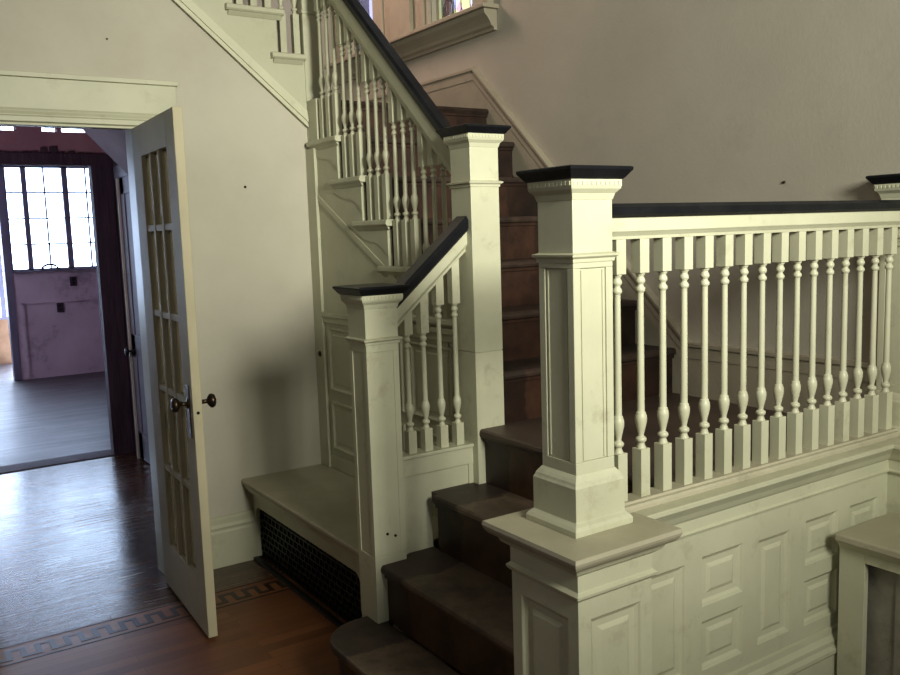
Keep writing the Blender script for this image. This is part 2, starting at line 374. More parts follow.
# ------------------------------------------------------------------ glazed door, standing open
def french_door():
    Lw = .690; Th = .036; Z0, Z1 = .012, 2.013
    d = MB(); stL, stR = .150, .125                     # local: x along leaf from hinge (0) to free edge (Lw), y thickness, z up
    rows = [.235, .575, .925, 1.240, 1.590, 1.885]
    ys = [stL, stL + .138, stL + .276, Lw - stR]
    d.box(0, stL, 0, Th, Z0, Z1); d.box(Lw - stR, Lw, 0, Th, Z0, Z1)
    d.box(stL, Lw - stR, 0, Th, Z0, rows[0] - .010); d.box(stL, Lw - stR, 0, Th, rows[-1] + .0, Z1)
    for y in ys[1:3]: d.box(y - .016, y + .016, .001, Th - .002, rows[0] - .01, rows[-1])
    for z in rows[1:-1]: d.box(stL, Lw - stR, .004, Th - .004, z - .013, z + .013)
    o = d.build('door_1', 'doorpaint', bevel=.003); struct(o)
    o['label'] = 'cream glazed door with fifteen small panes standing open into the hall'
    g = MB(); g.box(stL - .004, Lw - stR + .004, Th / 2 - .0015, Th / 2 + .0015, rows[0] - .012, rows[-1] + .004); g.build('glass', 'door_glass', o)
    zk = .925; xk = Lw - .055
    for sgn, yf in ((-1, 0), (1, Th)):
        pl = MB(); pl.box(xk - .020, xk + .020, min(yf, yf + sgn * .004), max(yf, yf + sgn * .004), zk - .13, zk + .07)
        e = pl.build('escutcheon', 'bronze', o, bevel=.0015)
        kb = MB(); pr = [(.020, 0), (.020, .003), (.009, .006), (.008, .030), (.016, .034), (.026, .042), (.028, .050), (.024, .058), (.012, .063)]
        kb.lathe(xk, zk, [(a, yf + sgn * (.003 + q)) for a, q in pr], 20, 'Y'); kb.build('knob', 'bronze', o)
    lk = MB(); lk.box(Lw - .0005, Lw + .0015, Th / 2 - .010, Th / 2 + .010, zk - .075, zk + .05); lk.build('latch_plate', 'doorpaint', o)
    kh = MB(); kh.lathe(Th / 2, zk - .03, [(.006, Lw - .001), (.006, Lw + .003)], 12, 'X'); kh.build('latch_bolt', 'void', o)
    for z in (.25, 1.75):
        hn = MB(); hn.lathe(-.006, Th + .006, [(.007, z - .05), (.007, z + .05)], 12); hn.build('hinge', 'bronze', o)
    hx, hy = .978, 3.880; gx, gy = .952, 3.19
    ang = math.atan2(gy - hy, gx - hx)
    o.location = (hx, hy, 0); o.rotation_euler = (0, 0, ang)
french_door()

# ------------------------------------------------------------------ newel posts
def panelled_shaft(mb, cx, cy, h, z0, z1, pz0, pz1, d=.005, st=.022, bead=True):
    """square shaft with a shallow sunk panel on every side between pz0 and pz1"""
    mb.box(cx - h, cx + h, cy - h, cy + h, z0, pz0); mb.box(cx - h, cx + h, cy - h, cy + h, pz1, z1)
    mb.box(cx - h + d, cx + h - d, cy - h + d, cy + h - d, pz0, pz1)
    for sx in (-1, 1):
        for sy in (-1, 1):
            xa, xb = sorted((cx + sx * h, cx + sx * (h - st))); ya, yb = sorted((cy + sy * h, cy + sy * (h - st)))
            mb.box(xa, xb, ya, yb, pz0, pz1)
    if not bead: return
    e = .006; q = h - st     # thin bead inside each sunk panel
    for sx in (-1, 1):
        for a, b_ in ((-q + .004, -q + .004 + e), (q - .004 - e, q - .004)):
            xa, xb = sorted((cx + sx * (h - d), cx + sx * (h - .002))); mb.box(xa, xb, cy + a, cy + b_, pz0 + .004, pz1 - .004)
            mb.box(cx + a, cx + b_, *sorted((cy + sx * (h - d), cy + sx * (h - .002))), pz0 + .004, pz1 - .004)
def dentils(mb, cx, cy, h, z0, z1, n=9, t=.004):
    for i in range(n):
        q = -h + 2 * h * (i + .5) / n; w_ = h / n * .55
        for sgn in (-1, 1):
            mb.box(cx + q - w_, cx + q + w_, *sorted((cy + sgn * h, cy + sgn * (h + t))), z0, z1)
            mb.box(*sorted((cx + sgn * h, cx + sgn * (h + t))), cy + q - w_, cy + q + w_, z0, z1)
def newel(cxy, label, zb, zneck, zcap, pz0, pz1, h=.062, base=None, clipx=None, holes=None, cut=None):
    cx, cy = cxy
    t = thing('newel_post', label, 'newel post', (cx, cy, zb)); O = (cx, cy, zb)
    s = MB(); z0 = zb if not base else base
    if pz0: panelled_shaft(s, cx, cy, h, z0, zcap - .03, pz0, pz1, bead=bool(base), d=.005 if base else .003)
    else:
        s.box(cx - h, cx + h, cy - h, cy + h, z0, 1.100); s.box(cx - h + .002, cx + h - .002, cy - h + .002, cy + h - .002, 1.100, 1.103); s.box(cx - h, cx + h, cy - h, cy + h, 1.103, zcap - .03)
    s.build('shaft', 'paint', t, O, bevel=.0015)
    n = MB(); n.sq(cx, cy, [(h - .002, zneck - .018), (h + .003, zneck - .016), (h + .004, zneck - .008), (h + .011, zneck - .003), (h + .012, zneck + .002), (h, zneck + .006), (h - .002, zneck + .006)])
    n.build('neck_moulding', 'paint', t, O)
    d = MB(); d.sq(cx, cy, [(h - .002, zcap - .05), (h + .001, zcap - .048), (h + .005, zcap - .034), (h + .014, zcap - .024), (h + .016, zcap - .018), (h + .016, zcap - .002), (h, zcap - .001)])
    dentils(d, cx, cy, h + .015, zcap - .016, zcap - .007, 11, .003)
    d.build('dentil_moulding', 'paint', t, O)
    c = MB(); c.sq(cx, cy, [(h + .018, zcap - .002), (h + .022, zcap + .002), (h + .031, zcap + .014), (h + .035, zcap + .019), (h + .035, zcap + .025), (h + .031, zcap + .027), (h - .02, zcap + .030)])
    c.build('cap', 'black', t, O)
    if base:
        b = MB(); hb = .079
        b.sq(cx, cy, [(hb + .014, zb), (hb + .014, zb + .014), (hb + .009, zb + .022), (hb, zb + .030), (hb, base - .026), (hb - .003, base - .020), (h + .012, base - .014), (h + .007, base - .006), (h + .001, base + .002), (h - .004, base + .002)])
        b.build('base_block', 'paint', t, O, bevel=.0012)
    if clipx:
        for o in t.children:
            for v in o.data.vertices: v.co.x = min(v.co.x, clipx - cx)
    if holes:
        for (x, z) in holes:
            q = MB(); q.lathe(x, z, [(.0045, cy - h + .012), (.0045, cy - h - .0012)], 10, 'Y'); q.build('screw_hole', 'void', t, O)
    return t
newel(CN3, 'tall cream newel post with black cap standing on the panelled pedestal', ZL, 1.475, 1.650, .987, 1.445, base=.957)
newel(CN1, 'shorter cream newel post at the foot of the stairs beside the bench', R1, 1.188, 1.340, .440, 1.146, holes=((1.392, .515), (1.423, .503)))
newel(CN2, 'tall cream newel post at the turn where the second flight starts', 3 * R1, 1.708, 1.878, None, None)
newel(CN4, 'black-capped newel post against the grey wall at the right picture edge', ZL, 1.475, 1.650, .987, 1.445, base=.957, clipx=XW - .001)

# ------------------------------------------------------------------ pedestal under the big newel
PX0, PX1, PY0, PY1 = 1.264, 1.500, 1.420, 1.665
t = thing('pedestal', 'square panelled cream pedestal carrying the tall newel at the stair foot', 'pedestal', (1.38, 1.54, 0)); O = (1.38, 1.54, 0)
b = MB(); b.box(PX0 + .018, PX1, PY0 + .018, PY1, 0, .765)
b.framed((PX0, PY1, 0), (0, -1, 0), (0, 0, 1), (-1, 0, 0), PY1 - PY0, .765, [(.035, PY1 - PY0 - .035, .17, .645)]); b.framed((PX0 + .018, PY0, 0), (1, 0, 0), (0, 0, 1), (0, -1, 0), PX1 - PX0 - .018, .765, [(.020, PX1 - PX0 - .053, .17, .645)])
b.build('body', 'paint', t, O)
b = MB(); pz = SUNK; _p = ((0, 0), (.004, .009), (.012, .009), (.020, .002), (.026, .001), (.042, .001), (.052, .005))
b.panel((PX0, PY1 - .035, .17), (0, -1, 0), (0, 0, 1), (-1, 0, 0), PY1 - PY0 - .07, .475, pz, .017); b.build('panel', 'paint', t, O)
b = MB(); b.panel((PX0 + .038, PY0, .17), (1, 0, 0), (0, 0, 1), (0, -1, 0), PX1 - PX0 - .073, .475, pz, .017); b.build('panel', 'paint', t, O)
b = MB(); b.rstack(PX0, PX1, PY0, PY1, [(-.002, .695), (.004, .697), (.010, .704), (.011, .710), (.004, .716), (.002, .718), (.002, .757), (.006, .760), (.018, .768), (.024, .780), (.030, .786), (-.001, .787)])
b.build('cornice', 'paint', t, O)
b = MB(); b.rstack(PX0, PX1, PY0, PY1, [(.034, .785), (.040, .789), (.046, .796), (.050, .803), (.052, .810), (.050, .8195), (.046, .820)])
b.build('top_slab', 'dusty', t, O)
b = MB(); b.rstack(PX0, PX1, PY0, PY1, [(.014, 0), (.014, .10), (.008, .115), (-.001, .118)]); b.build('plinth', 'paint', t, O)

# ------------------------------------------------------------------ panelled wall below the landing
YD = 1.520; XR0 = 2.700
w = MB(); w.box(PX1, XW, YD + .018, 1.60, 0, .80)
PAN = [(1.575, 1.735, .318, .637), (1.800, 1.973, .315, .458), (1.800, 1.973, .500, .643), (2.040, 2.190, .318, .633), (2.262, 2.430, .312, .455), (2.262, 2.430, .502, .643), (2.490, 2.655, .318, .643)]
w.framed((PX1, YD, 0), (1, 0, 0), (0, 0, 1), (0, -1, 0), XW - PX1, .80, [(a - PX1, c_ - PX1, d, e) for a, c_, d, e in PAN]); wl = struct(w.build('wall_landing', 'paint'))
def cap_profile(face):   # (distance outward) profile for the ledge under the balustrade
    return [(0, .716), (.009, .718), (.011, .724), (.005, .729), (.005, .758), (.010, .762), (.014, .768), (.022, .784), (.034, .800), (.040, .808), (.040, .817), (.036, .820), (0, .820)]
p = MB(); p.prism([(YD - a, z) for a, z in cap_profile(0)] + [(1.62, .82), (1.62, .79), (YD, .79)], PX1 + .049, XR0, 'X'); p.build('ledge', 'paint', wl)
for x0, x1, z0, z1 in PAN:
    q = MB(); q.panel((x0, YD, z0), (1, 0, 0), (0, 0, 1), (0, -1, 0), x1 - x0, z1 - z0, SUNK, .017); q.build('panel', 'paint', wl)
q = MB(); q.prism([(YD - a, z) for a, z in [(0, 0), (.022, 0), (.022, .19), (.030, .20), (.030, .212), (.020, .222), (.020, .236), (.008, .25), (.006, .268), (0, .272)]], PX1, 2.70, 'X'); struct(q.build('baseboard_landing', 'paint'))
# the same panelling returning along the right wall
XR = 2.700
w = MB(); w.box(XR + .018, XW, -1.2, YD + .018, 0, .80); w.framed((XR, YD, 0), (0, -1, 0), (0, 0, 1), (-1, 0, 0), YD + 1.2, .80, [(YD - (1.40 - k * .33), YD - (1.40 - k * .33) + .22, .318, .643) for k in range(4)]); wr = struct(w.build('wall_right_panelling', 'paint'))
p = MB(); p.prism([(XR - a, z - .0005) for a, z in cap_profile(0)] + [(XW, .8195), (XW, .79), (XR, .79)], -1.2, 1.60, 'Y')
p.build('ledge', 'paint', wr)
for k in range(4):
    y1_ = 1.40 - k * .33
    q = MB(); q.panel((XR, y1_, .318), (0, -1, 0), (0, 0, 1), (-1, 0, 0), .22, .325, SUNK, .017); q.build('panel', 'paint', wr)

# ------------------------------------------------------------------ low cabinet against the panelling
cx0, cx1, cy0, cy1, ch = 2.385, 2.668, .55, 1.486, .596
t = thing('low_cabinet', 'low cream cabinet with inset grey panel in the lower right corner', 'cabinet', (2.53, 1.0, 0)); O = (2.53, 1.0, 0)
b = MB(); b.box(cx0 - .030, cx1, cy0 - .03, cy1, ch - .026, ch); b.build('top', 'dusty', t, O, bevel=.006)
b = MB()
b.box(cx0, cx0 + .022, cy1 - .082, cy1, 0, ch - .026); b.box(cx0, cx0 + .022, cy0, cy0 + .105, 0, ch - .026)
b.box(cx0, cx0 + .022, cy0 + .105, cy1 - .082, ch - .080, ch - .026); b.box(cx0, cx0 + .022, cy0 + .105, cy1 - .082, 0, .10)
b.box(cx0 + .022, cx1, cy1 - .02, cy1, 0, ch - .026); b.box(cx0 + .022, cx1, cy0, cy0 + .02, 0, ch - .026)
b.prism([(cx0 - .018, ch - .026), (cx0, ch - .052), (cx0 + .01, ch - .052), (cx0 + .01, ch - .026)], cy0, cy1, 'Y')
b.build('frame', 'paint', t, O, bevel=.0015)
b = MB(); b.box(cx0 + .045, cx0 + .055, cy0 + .02, cy1 - .02, .05, ch - .03)
for y in (1.31, 1.09, .87): b.box(cx0 + .038, cx0 + .045, y - .018, y + .018, .10, ch - .08)
b.build('inset_panel', mat('grey_worn_panel', (.36, .34, .28), (.26, .25, .21), rough=.6, scale=14, grime=(.16, .15, .12, 22, .7)), t, O)

# ------------------------------------------------------------------ balusters
def turned(z0, z1, r=1.0):
    """vase and ring turning between two square blocks"""
    lo = [(.0130, 0), (.0120, .004), (.0088, .012), (.0090, .015), (.0135, .019), (.0146, .0235), (.0132, .028), (.0078, .032), (.0076, .036), (.0098, .046), (.0128, .058), (.0152, .070), (.0156, .078), (.0148, .086), (.0128, .090), (.0126, .094), (.0098, .097), (.0096, .110)]
    hi = [(.0084, -.062), (.0084, -.050), (.0122, -.046), (.0128, -.042), (.0120, -.038), (.0080, -.033), (.0080, -.029), (.0122, -.024), (.0126, -.020), (.0118, -.016), (.0088, -.011), (.0092, -.008), (.0126, -.004), (.0126, 0)]
    return [(a * r, z0 + q) for a, q in lo] + [(a * r, z1 + q) for a, q in hi]
def baluster_mesh(mb, cx, cy, z0, zb, zt_, z1, w=.0162):
    mb.box(cx - w, cx + w, cy - w, cy + w, z0, zb); mb.lathe(cx, cy, turned(zb - .0005, zt_ + .0005), 16); mb.box(cx - w, cx + w, cy - w, cy + w, zt_, z1)

# landing balustrade
O = (1.46, CN3[1], ZL); t = thing('balustrade', 'long level cream balustrade with black handrail guarding the landing', 'balustrade', O)
xa, xb_ = CN3[0] + .062, CN4[0] - .062; y = CN3[1]
b = MB(); b.sweep((xa, y, 0), (xb_, y, 0), [(-.036, 1.560), (.036, 1.560), (.042, 1.566), (.042, 1.584), (.032, 1.593), (-.032, 1.593), (-.042, 1.584), (-.042, 1.566)]); b.build('handrail', 'black', t, O)
b = MB(); b.sweep((xa, y, 0), (xb_, y, 0), [(-.017, 1.506), (.017, 1.506), (.019, 1.514), (.026, 1.522), (.030, 1.526), (.030, 1.5605), (-.030, 1.5605), (-.030, 1.526), (-.026, 1.522), (-.019, 1.514)]); b.build('subrail', 'paint', t, O, bevel=.001)
b = MB(); b.sweep((xa, y, 0), (xb_, y, 0), [(-.040, .8205), (.040, .8205), (.040, .830), (.036, .836), (.028, .838), (.026, .844), (-.026, .844), (-.028, .838), (-.036, .836), (-.040, .830)]); b.build('bottom_rail', 'dusty', t, O)
m0 = MB(); baluster_mesh(m0, 0, 0, 0, .125, .577, .664)
bal = None
for i in range(16):
    if bal is None:
        bal = m0.build('baluster', 'paint', t, bevel=.0008); o = bal
    else:
        o = bal.copy(); C.objects.link(o); o.parent = t
    o.location = (1.535 + i * .0810 - O[0], y - O[1], .8435 - O[2])

# short rising balustrade between first and second newel, with its panelled base
O = (1.6, CN1[1], 2 * R1); t = thing('balustrade', 'short sloping balustrade of four balusters between the two left newels', 'balustrade', O)
y = CN1[1]; xa, xb_ = 1.464, 1.781
def zr1(x): return 1.285 + .845 * (x - 1.48)
prof = lambda a: [(p_, q + 0) for p_, q in a]
b = MB(); b.sweep((xa, y, zr1(xa)), (xb_, y, zr1(xb_)), [(-.036, 0), (.036, 0), (.042, .010), (.042, .038), (.030, .052), (-.030, .052), (-.042, .038), (-.042, .010)]); b.build('handrail', 'black', t, O)
b = MB(); b.sweep((xa, y, zr1(xa)), (xb_, y, zr1(xb_)), [(-.017, -.075), (.017, -.075), (.019, -.062), (.027, -.052), (.030, -.046), (.030, 0), (-.030, 0), (-.030, -.046), (-.027, -.052), (-.019, -.062)]); b.build('subrail', 'paint', t, O)
b = MB(); b.box(xa, xb_, y - .038, y + .038, .752, .765); b.box(xa, xb_, y - .030, y + .030, .733, .752); b.build('bottom_rail', 'paint', t, O, bevel=.003)
b = MB(); b.prism([(xa, 2 * R1), (1.60, 2 * R1), (1.60, 3 * R1), (xb_, 3 * R1), (xb_, .735), (xa, .735)], y - .022, y + .022, 'Y')
b.box(xa, xb_, y - .030, y - .02, .690, .735); b.box(xa, xa + .028, y - .028, y - .02, 2 * R1, .69); b.box(xb_ - .02, xb_, y - .028, y - .02, 3 * R1, .69)
b.build('base_panel', 'paint', t, O, bevel=.001)
for x, ztp in ((1.534, 1.187), (1.601, 1.187), (1.668, 1.281), (1.737, 1.281)):
    b = MB(); baluster_mesh(b, x, y, .7645, .845, ztp, zr1(x) - .062); b.build('baluster', 'paint', t, O, bevel=.0008)

# ------------------------------------------------------------------ first flight
O = (1.5, 2.1, 0); t = thing('stair_flight', 'lowest flight of worn brown wooden steps rising to the landing', 'stairs', O)
X1 = 1.143; TX = .215; XN = [None, X1, X1 + TX, X1 + 2 * TX, X1 + 3 * TX]
def nose_box(mb, x0, x1, y0, y1, z, th=.032):
    mb.prism([(x0 + .010, z - th), (x0 + .003, z - th + .006), (x0, z - th / 2), (x0 + .003, z - .006), (x0 + .010, z), (x1, z), (x1, z - th)], y0, y1, 'Y')
def bull(off, zlo, zhi, mb, xb=XN[2] + .02):
    pts = [(X1 + off, 1.675)]; cxx, cyy, rr = X1 + .15, 2.47, .15
    for i in range(13):
        a = math.pi - (math.pi / 2) * i / 12; pts.append((cxx + (rr - off) * math.cos(a), cyy + (rr - off) * math.sin(a)))
    pts += [(xb + .10, 2.62 - off), (xb + .10, 2.534), (xb, 2.534), (xb, 1.675)]
    mb.prism(pts, zlo, zhi, 'Z')
b = MB(); bull(0, R1 - .032, R1, b); b.build('tread', 'tread1', t, O, bevel=.008)
b = MB(); bull(.024, 0, R1 - .032, b); b.build('riser', 'riser1', t, O)
for k in (2, 3):
    y0 = 1.672 if k == 2 else 1.602
    b = MB(); nose_box(b, XN[k], XN[k + 1] + .03, y0, 2.530, zt(k)); b.box(1.465 if k == 2 else 1.600, 1.602 if k == 2 else 1.780, 2.528, 2.573, zt(k) - .032, zt(k)); b.build('tread', 'tread1', t, O)
for k in (2, 3, 4):
    y0 = 1.672 if k == 2 else 1.602
    b = MB(); b.box(XN[k] + .024, XN[k] + .040, y0, 2.530, zt(k - 1), zt(k) - .031); b.box(XN[k] + .014, XN[k] + .026, y0, 2.530, zt(k) - .045, zt(k) - .031)
    b.build('riser', 'riser1', t, O)
b = MB(); b.box(XN[2] + .04, XN[2] + .26, 2.50, 2.5305, 0, .40); b.build('side_board', 'paint', t, O)
# landing
b = MB(); nose_box(b, XN[4], XW - .001, 1.602, 2.56, ZL); struct(b.build('floor', 'landing'))
b = MB(); b.box(1.60, XW, 1.602, 2.54, .0, .02); 

# skirting along the right wall: level, rising with the second flight, level again
y_lo, z_lo, y_hi, z_hi = 2.46, 1.043, 3.955, 2.412
sl = [(1.60, .80), (2.56, .80), (YN[11] + .10, 2.10), (5.62, 2.10), (5.62, z_hi), (y_hi, z_hi), (y_lo, z_lo), (1.60, z_lo)]
b = MB(); b.prism([(q[0], q[1] - (.045 if i > 3 else 0)) for i, q in enumerate(sl)], XSK, XW, 'X')
sk = struct(b.build('baseboard_right', 'trim_w'))
b = MB()
def strip(pts, th, x0, x1):
    for (ya, za), (yb, zb_) in zip(pts[:-1], pts[1:]): b.prism([(ya, za - th), (yb, zb_ - th), (yb, zb_), (ya, za)], x0, x1, 'X')
line = [(1.60, z_lo), (y_lo, z_lo), (y_hi, z_hi), (5.62, z_hi)]
strip(line, .014, XSK - .010, XW); strip([(a, c_ - .012) for a, c_ in line], .052, XSK - .003, XW)
b.build('baseboard_cap', 'trim_w', sk)

# ------------------------------------------------------------------ second flight
O = (2.3, 2.523, ZL); t = thing('stair_flight', 'second flight of dark red-brown steps rising from the landing along the grey wall', 'stairs', O)
for k in range(5, 11):
    b = MB(); y0 = YN[k]; z = zt(k)
    b.prism([(y0 + .010, z - .03), (y0 + .002, z - .024), (y0, z - .015), (y0 + .002, z - .006), (y0 + .010, z), (y0 + T + .03, z), (y0 + T + .03, z - .03)], XS + .02 if k > 5 else 1.906, XSK, 'X')
    b.build('tread', 'tread2', t, O)
for k in range(5, 12):
    b = MB(); xl = XS + .02 if k > 5 else 1.906; b.box(xl, XSK, YN[k] + .022, YN[k] + .038, zt(k - 1), zt(k) - .029); b.box(xl, XSK, YN[k] + .012, YN[k] + .024, zt(k) - .042, zt(k) - .029); b.build('riser', 'riser2', t, O)
# stringer / spandrel wall below the open side
pts = [(2.655, 0), (2.655, zt(5) - .0)]
pts = [(2.656, 0.0), (2.656, zt(6) - .028)]
for k in range(7, 11):
    pts += [(YN[k] + .018, zt(k - 1) - .028), (YN[k] + .018, zt(k) - .028)]
pts += [(YB, zt(10) - .028), (YB, 0)]
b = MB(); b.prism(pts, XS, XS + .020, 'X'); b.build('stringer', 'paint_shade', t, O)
for k in range(6, 11):
    b = MB(); y0 = max(YN[k] - .012, 2.657 if k == 6 else 0) if k > 6 else 2.657; z = zt(k); y1_ = min(YN[k] + .295, YB - .003)
    b.prism([(XS - .024, z - .020), (XS - .022, z - .004), (XS - .016, z), (XS + .024, z), (XS + .024, z - .028), (XS - .016, z - .028)], y0, y1_, 'Y')
    b.prism([(XS - .014, z - .028), (XS, z - .046), (XS + .002, z - .028)], y0 + .012, y1_ - .010, 'Y')
    b.build('tread_return', 'paint_shade', t, O, bevel=.002)
    b = MB(); yb0 = max(YN[k] + .012, 2.66); yb1 = min(YN[k] + .27, YB - .004)     # thin scrolled bracket
    pts = [(yb0, z - .046), (yb1, z - .046)]
    for i in range(9):
        u = i / 8; pts.append((yb1 + (yb0 - yb1) * u, z - .060 - .095 * u ** 1.5 - .012 * math.sin(u * math.pi * 2)))
    b.prism(pts, XS - .004, XS + .001, 'X'); b.build('bracket', 'paint_shade', t, O)
# chair rail, stiles and panels of the spandrel above the bench
b = MB()
b.box(XS - .018, XS, 2.66, 3.835, 1.150, 1.172); b.box(XS - .010, XS, 2.66, 3.835, 1.120, 1.150)
b.box(XS - .016, XS, 3.835, YB, .40, 1.95)
b.box(XS - .006, XS, 2.66, 3.835, .40, .47)
b.prism([(3.835, 1.73), (3.835, 1.70), (2.90, 1.055 + .15), (2.90, 1.085 + .15)], XS - .007, XS, 'X')
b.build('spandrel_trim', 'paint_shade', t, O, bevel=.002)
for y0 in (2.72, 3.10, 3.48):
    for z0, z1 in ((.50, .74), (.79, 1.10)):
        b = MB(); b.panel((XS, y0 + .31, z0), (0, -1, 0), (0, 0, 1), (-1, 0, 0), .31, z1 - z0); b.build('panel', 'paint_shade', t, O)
b = MB(); b.lathe(3.875, .963, [(.014, XS - .016), (.014, XS - .020), (.008, XS - .024)], 16, 'X'); b.build('keyhole_plate', 'bronze', t, O)

b = MB(); b.box(XS, XS + .019, YN[11] + .0, YB - .013, zt(10), 2.178); b.build('landing_fascia', 'paint_shade', t, O, bevel=.002)

# balustrade of the second flight
O = (1.835, 2.7, 1.2); t = thing('balustrade', 'steep cream balustrade with black handrail climbing the second flight', 'balustrade', O)
XB = 1.836
def zr2(y): return 1.862 + .888 * (y - 2.745)
ya, yb = 2.655, 3.94
hp = [(-.025, .014), (.025, .014), (.030, .022), (.030, .048), (.020, .060), (-.020, .060), (-.030, .048), (-.030, .022)]
b = MB(); b.sweep((XB, ya, zr2(ya)), (XB, yb, zr2(yb)), hp); b.build('handrail', 'black', t, O)
b = MB(); b.sweep((XB, ya, zr2(ya)), (XB, yb, zr2(yb)), [(-.017, -.085), (.017, -.085), (.019, -.070), (.023, -.056), (.026, -.050), (.026, .0145), (-.026, .0145), (-.026, -.050), (-.023, -.056), (-.019, -.070)]); b.build('subrail', 'paint_shade', t, O)
for k in range(5, 11):
    for j_ in range(3):
        if k == 5: continue
        y = YN[k] + .042 + .070 * j_
        if y < 2.69 or y > 3.90: continue
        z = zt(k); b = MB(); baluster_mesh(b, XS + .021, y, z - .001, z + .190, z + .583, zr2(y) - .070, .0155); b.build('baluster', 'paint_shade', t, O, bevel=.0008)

# tall corner post where the second flight meets the back wall
O = (1.87, 3.99, 2.0); t = thing('newel_post', 'tall square cream corner post at the top of the second flight', 'newel post', O)
b = MB(); b.box(1.812, 1.905, YB - .012, YB + .085, 1.986, 3.35); b.build('shaft', 'paint_shade', t, O, bevel=.003)
b = MB(); b.sq(1.8585, 3.9645, [(.055, 3.35), (.07, 3.37), (.09, 3.39), (.09, 3.41), (.03, 3.42)]); b.build('cap', 'black', t, O)
b = MB(); b.rstack(1.812, 1.905, YB - .012, YB + .085, [(-.001, 2.58), (.004, 2.583), (.006, 2.595), (-.001, 2.60)]); b.build('neck_moulding', 'paint_shade', t, O)

# ------------------------------------------------------------------ upper landing and third flight
b = MB(); b.prism([(YN[11] + .01, 2.178 - .03), (YN[11], 2.178 - .015), (YN[11] + .01, 2.178), (5.62, 2.178), (5.62, 2.10), (YN[11] + .10, 2.10)], 1.833, XW, 'X'); struct(b.build('floor', 'tread2'))
O = (1.5, 4.7, 2.2); t = thing('stair_flight', 'upper flight with cream stringer climbing left above the glazed door', 'stairs', O)
z3 = lambda k: 2.390 + (k - 12) * .1945
n3 = lambda k: 1.905 - (k - 12) * .206          # nose (right end) of tread k
for k in range(12, 20):
    z = z3(k); xn = n3(k)
    b = MB(); b.box(xn - .206 - .03, xn, YB + .025, 5.62, z - .028, z); b.build('tread', 'tread2', t, O, bevel=.006)
    b = MB(); b.box(xn - .036, xn - .020, YB + .025, 5.62, z - .1945, z - .028); b.build('riser', 'riser2', t, O)
    b = MB(); x1_ = min(xn + .012, 1.811) if k > 12 else 1.811; x0_ = xn - .206 - .058
    b.prism([(YB - .040, z - .020), (YB - .038, z - .004), (YB - .032, z), (YB + .026, z), (YB + .026, z - .028), (YB - .032, z - .028)], x0_, x1_, 'X')
    b.prism([(YB - .028, z - .028), (YB - .012, z - .048), (YB - .01, z - .028)], x0_ + .012, x1_ - .008, 'X')
    b.build('tread_return', 'paint_shade', t, O, bevel=.002)
# stringer face above the plaster
pts = [(1.811, 2.06), (-.1, 2.06 + 1.911 * .855)]
for k in range(19, 12, -1):
    pts += [(max(n3(k) - .226, -.1), z3(k) - .028), (n3(k) - .020, z3(k) - .028), ]
pts += [(n3(12) - .226, z3(12) - .028), (1.811, z3(12) - .028)]
b = MB(); b.prism(pts, YB - .010, YB + .025, 'Y'); b.build('stringer', 'paint_shade', t, O)
b = MB(); q = lambda x: 2.056 + (1.811 - x) * .855
b.prism([(1.811, q(1.811)), (-.1, q(-.1)), (-.1, q(-.1) + .075), (1.811, q(1.811) + .075)], YB - .018, YB - .009, 'Y')
b.prism([(1.811, q(1.811) + .022), (-.1, q(-.1) + .022), (-.1, q(-.1) + .055), (1.811, q(1.811) + .055)], YB - .026, YB - .017, 'Y')
b.prism([(1.811, q(1.811) - .004), (-.1, q(-.1) - .004), (-.1, q(-.1) + .012), (1.811, q(1.811) + .012)], YB - .024, YB - .012, 'Y')
b.build('stringer_moulding', 'paint', t, O)
# soffit below, seen through the doorway
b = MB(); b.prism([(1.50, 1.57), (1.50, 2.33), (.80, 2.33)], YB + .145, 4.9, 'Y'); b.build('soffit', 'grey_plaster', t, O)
O = (1.6, 3.95, 2.4); t = thing('balustrade', 'row of cream balusters on the upper flight, top left by the corner post', 'balustrade', O)
def zr3(x): return 3.13 + .944 * (1.86 - x)
for k in (12, 13, 14):
    for j_ in range(3):
        x = n3(k) - .050 - .068 * j_
        if x > 1.79: continue
        z = z3(k); b = MB(); baluster_mesh(b, x, YB + .022, z - .001, z + .190, z + .583, zr3(x) - .05, .0155); b.build('baluster', 'paint_shade', t, O)
b = MB(); b.sweep((1.812, YB + .022, zr3(1.812)), (.9, YB + .022, zr3(.9)), hp); b.build('handrail', 'black', t, O)
b = MB(); b.sweep((1.812, YB + .022, zr3(1.812)), (.9, YB + .022, zr3(.9)), [(-.017, -.085), (.017, -.085), (.03, -.05), (.03, 0), (-.03, 0), (-.03, -.05)]); b.build('subrail', 'paint_shade', t, O)

# ------------------------------------------------------------------ windows of the upper landing
b = MB()
b.box(XW - .105, XW, 3.745, 5.62, 2.680, 2.702); b.prism([(XW, 2.575), (XW - .020, 2.575), (XW - .022, 2.590), (XW - .038, 2.598), (XW - .045, 2.615), (XW - .060, 2.635), (XW - .080, 2.655), (XW - .085, 2.680), (XW, 2.680)], 3.765, 5.62, 'Y')
struct(b.build('trim_4', 'trim_w', bevel=.003))
b = MB()
b.box(XW - .030, XW, 3.79, 3.945, 2.702, 4.42); b.box(XW - .040, XW - .03, 3.79, 3.815, 2.702, 4.42)
b.box(XW - .028, XW, 4.395, 5.045, 2.702, 4.42); b.box(XW - .055, XW - .028, 4.55, 4.78, 2.702, 4.42); b.box(XW - .042, XW - .028, 4.42, 4.45, 2.702, 4.42); b.box(XW - .042, XW - .028, 4.90, 4.93, 2.702, 4.42)
b.box(XW - .030, XW, 5.425, 5.62, 2.702, 4.42); b.box(XW - .035, XW, 3.84, 5.62, 4.30, 4.42)
struct(b.build('trim_5', 'trim_w', bevel=.003))
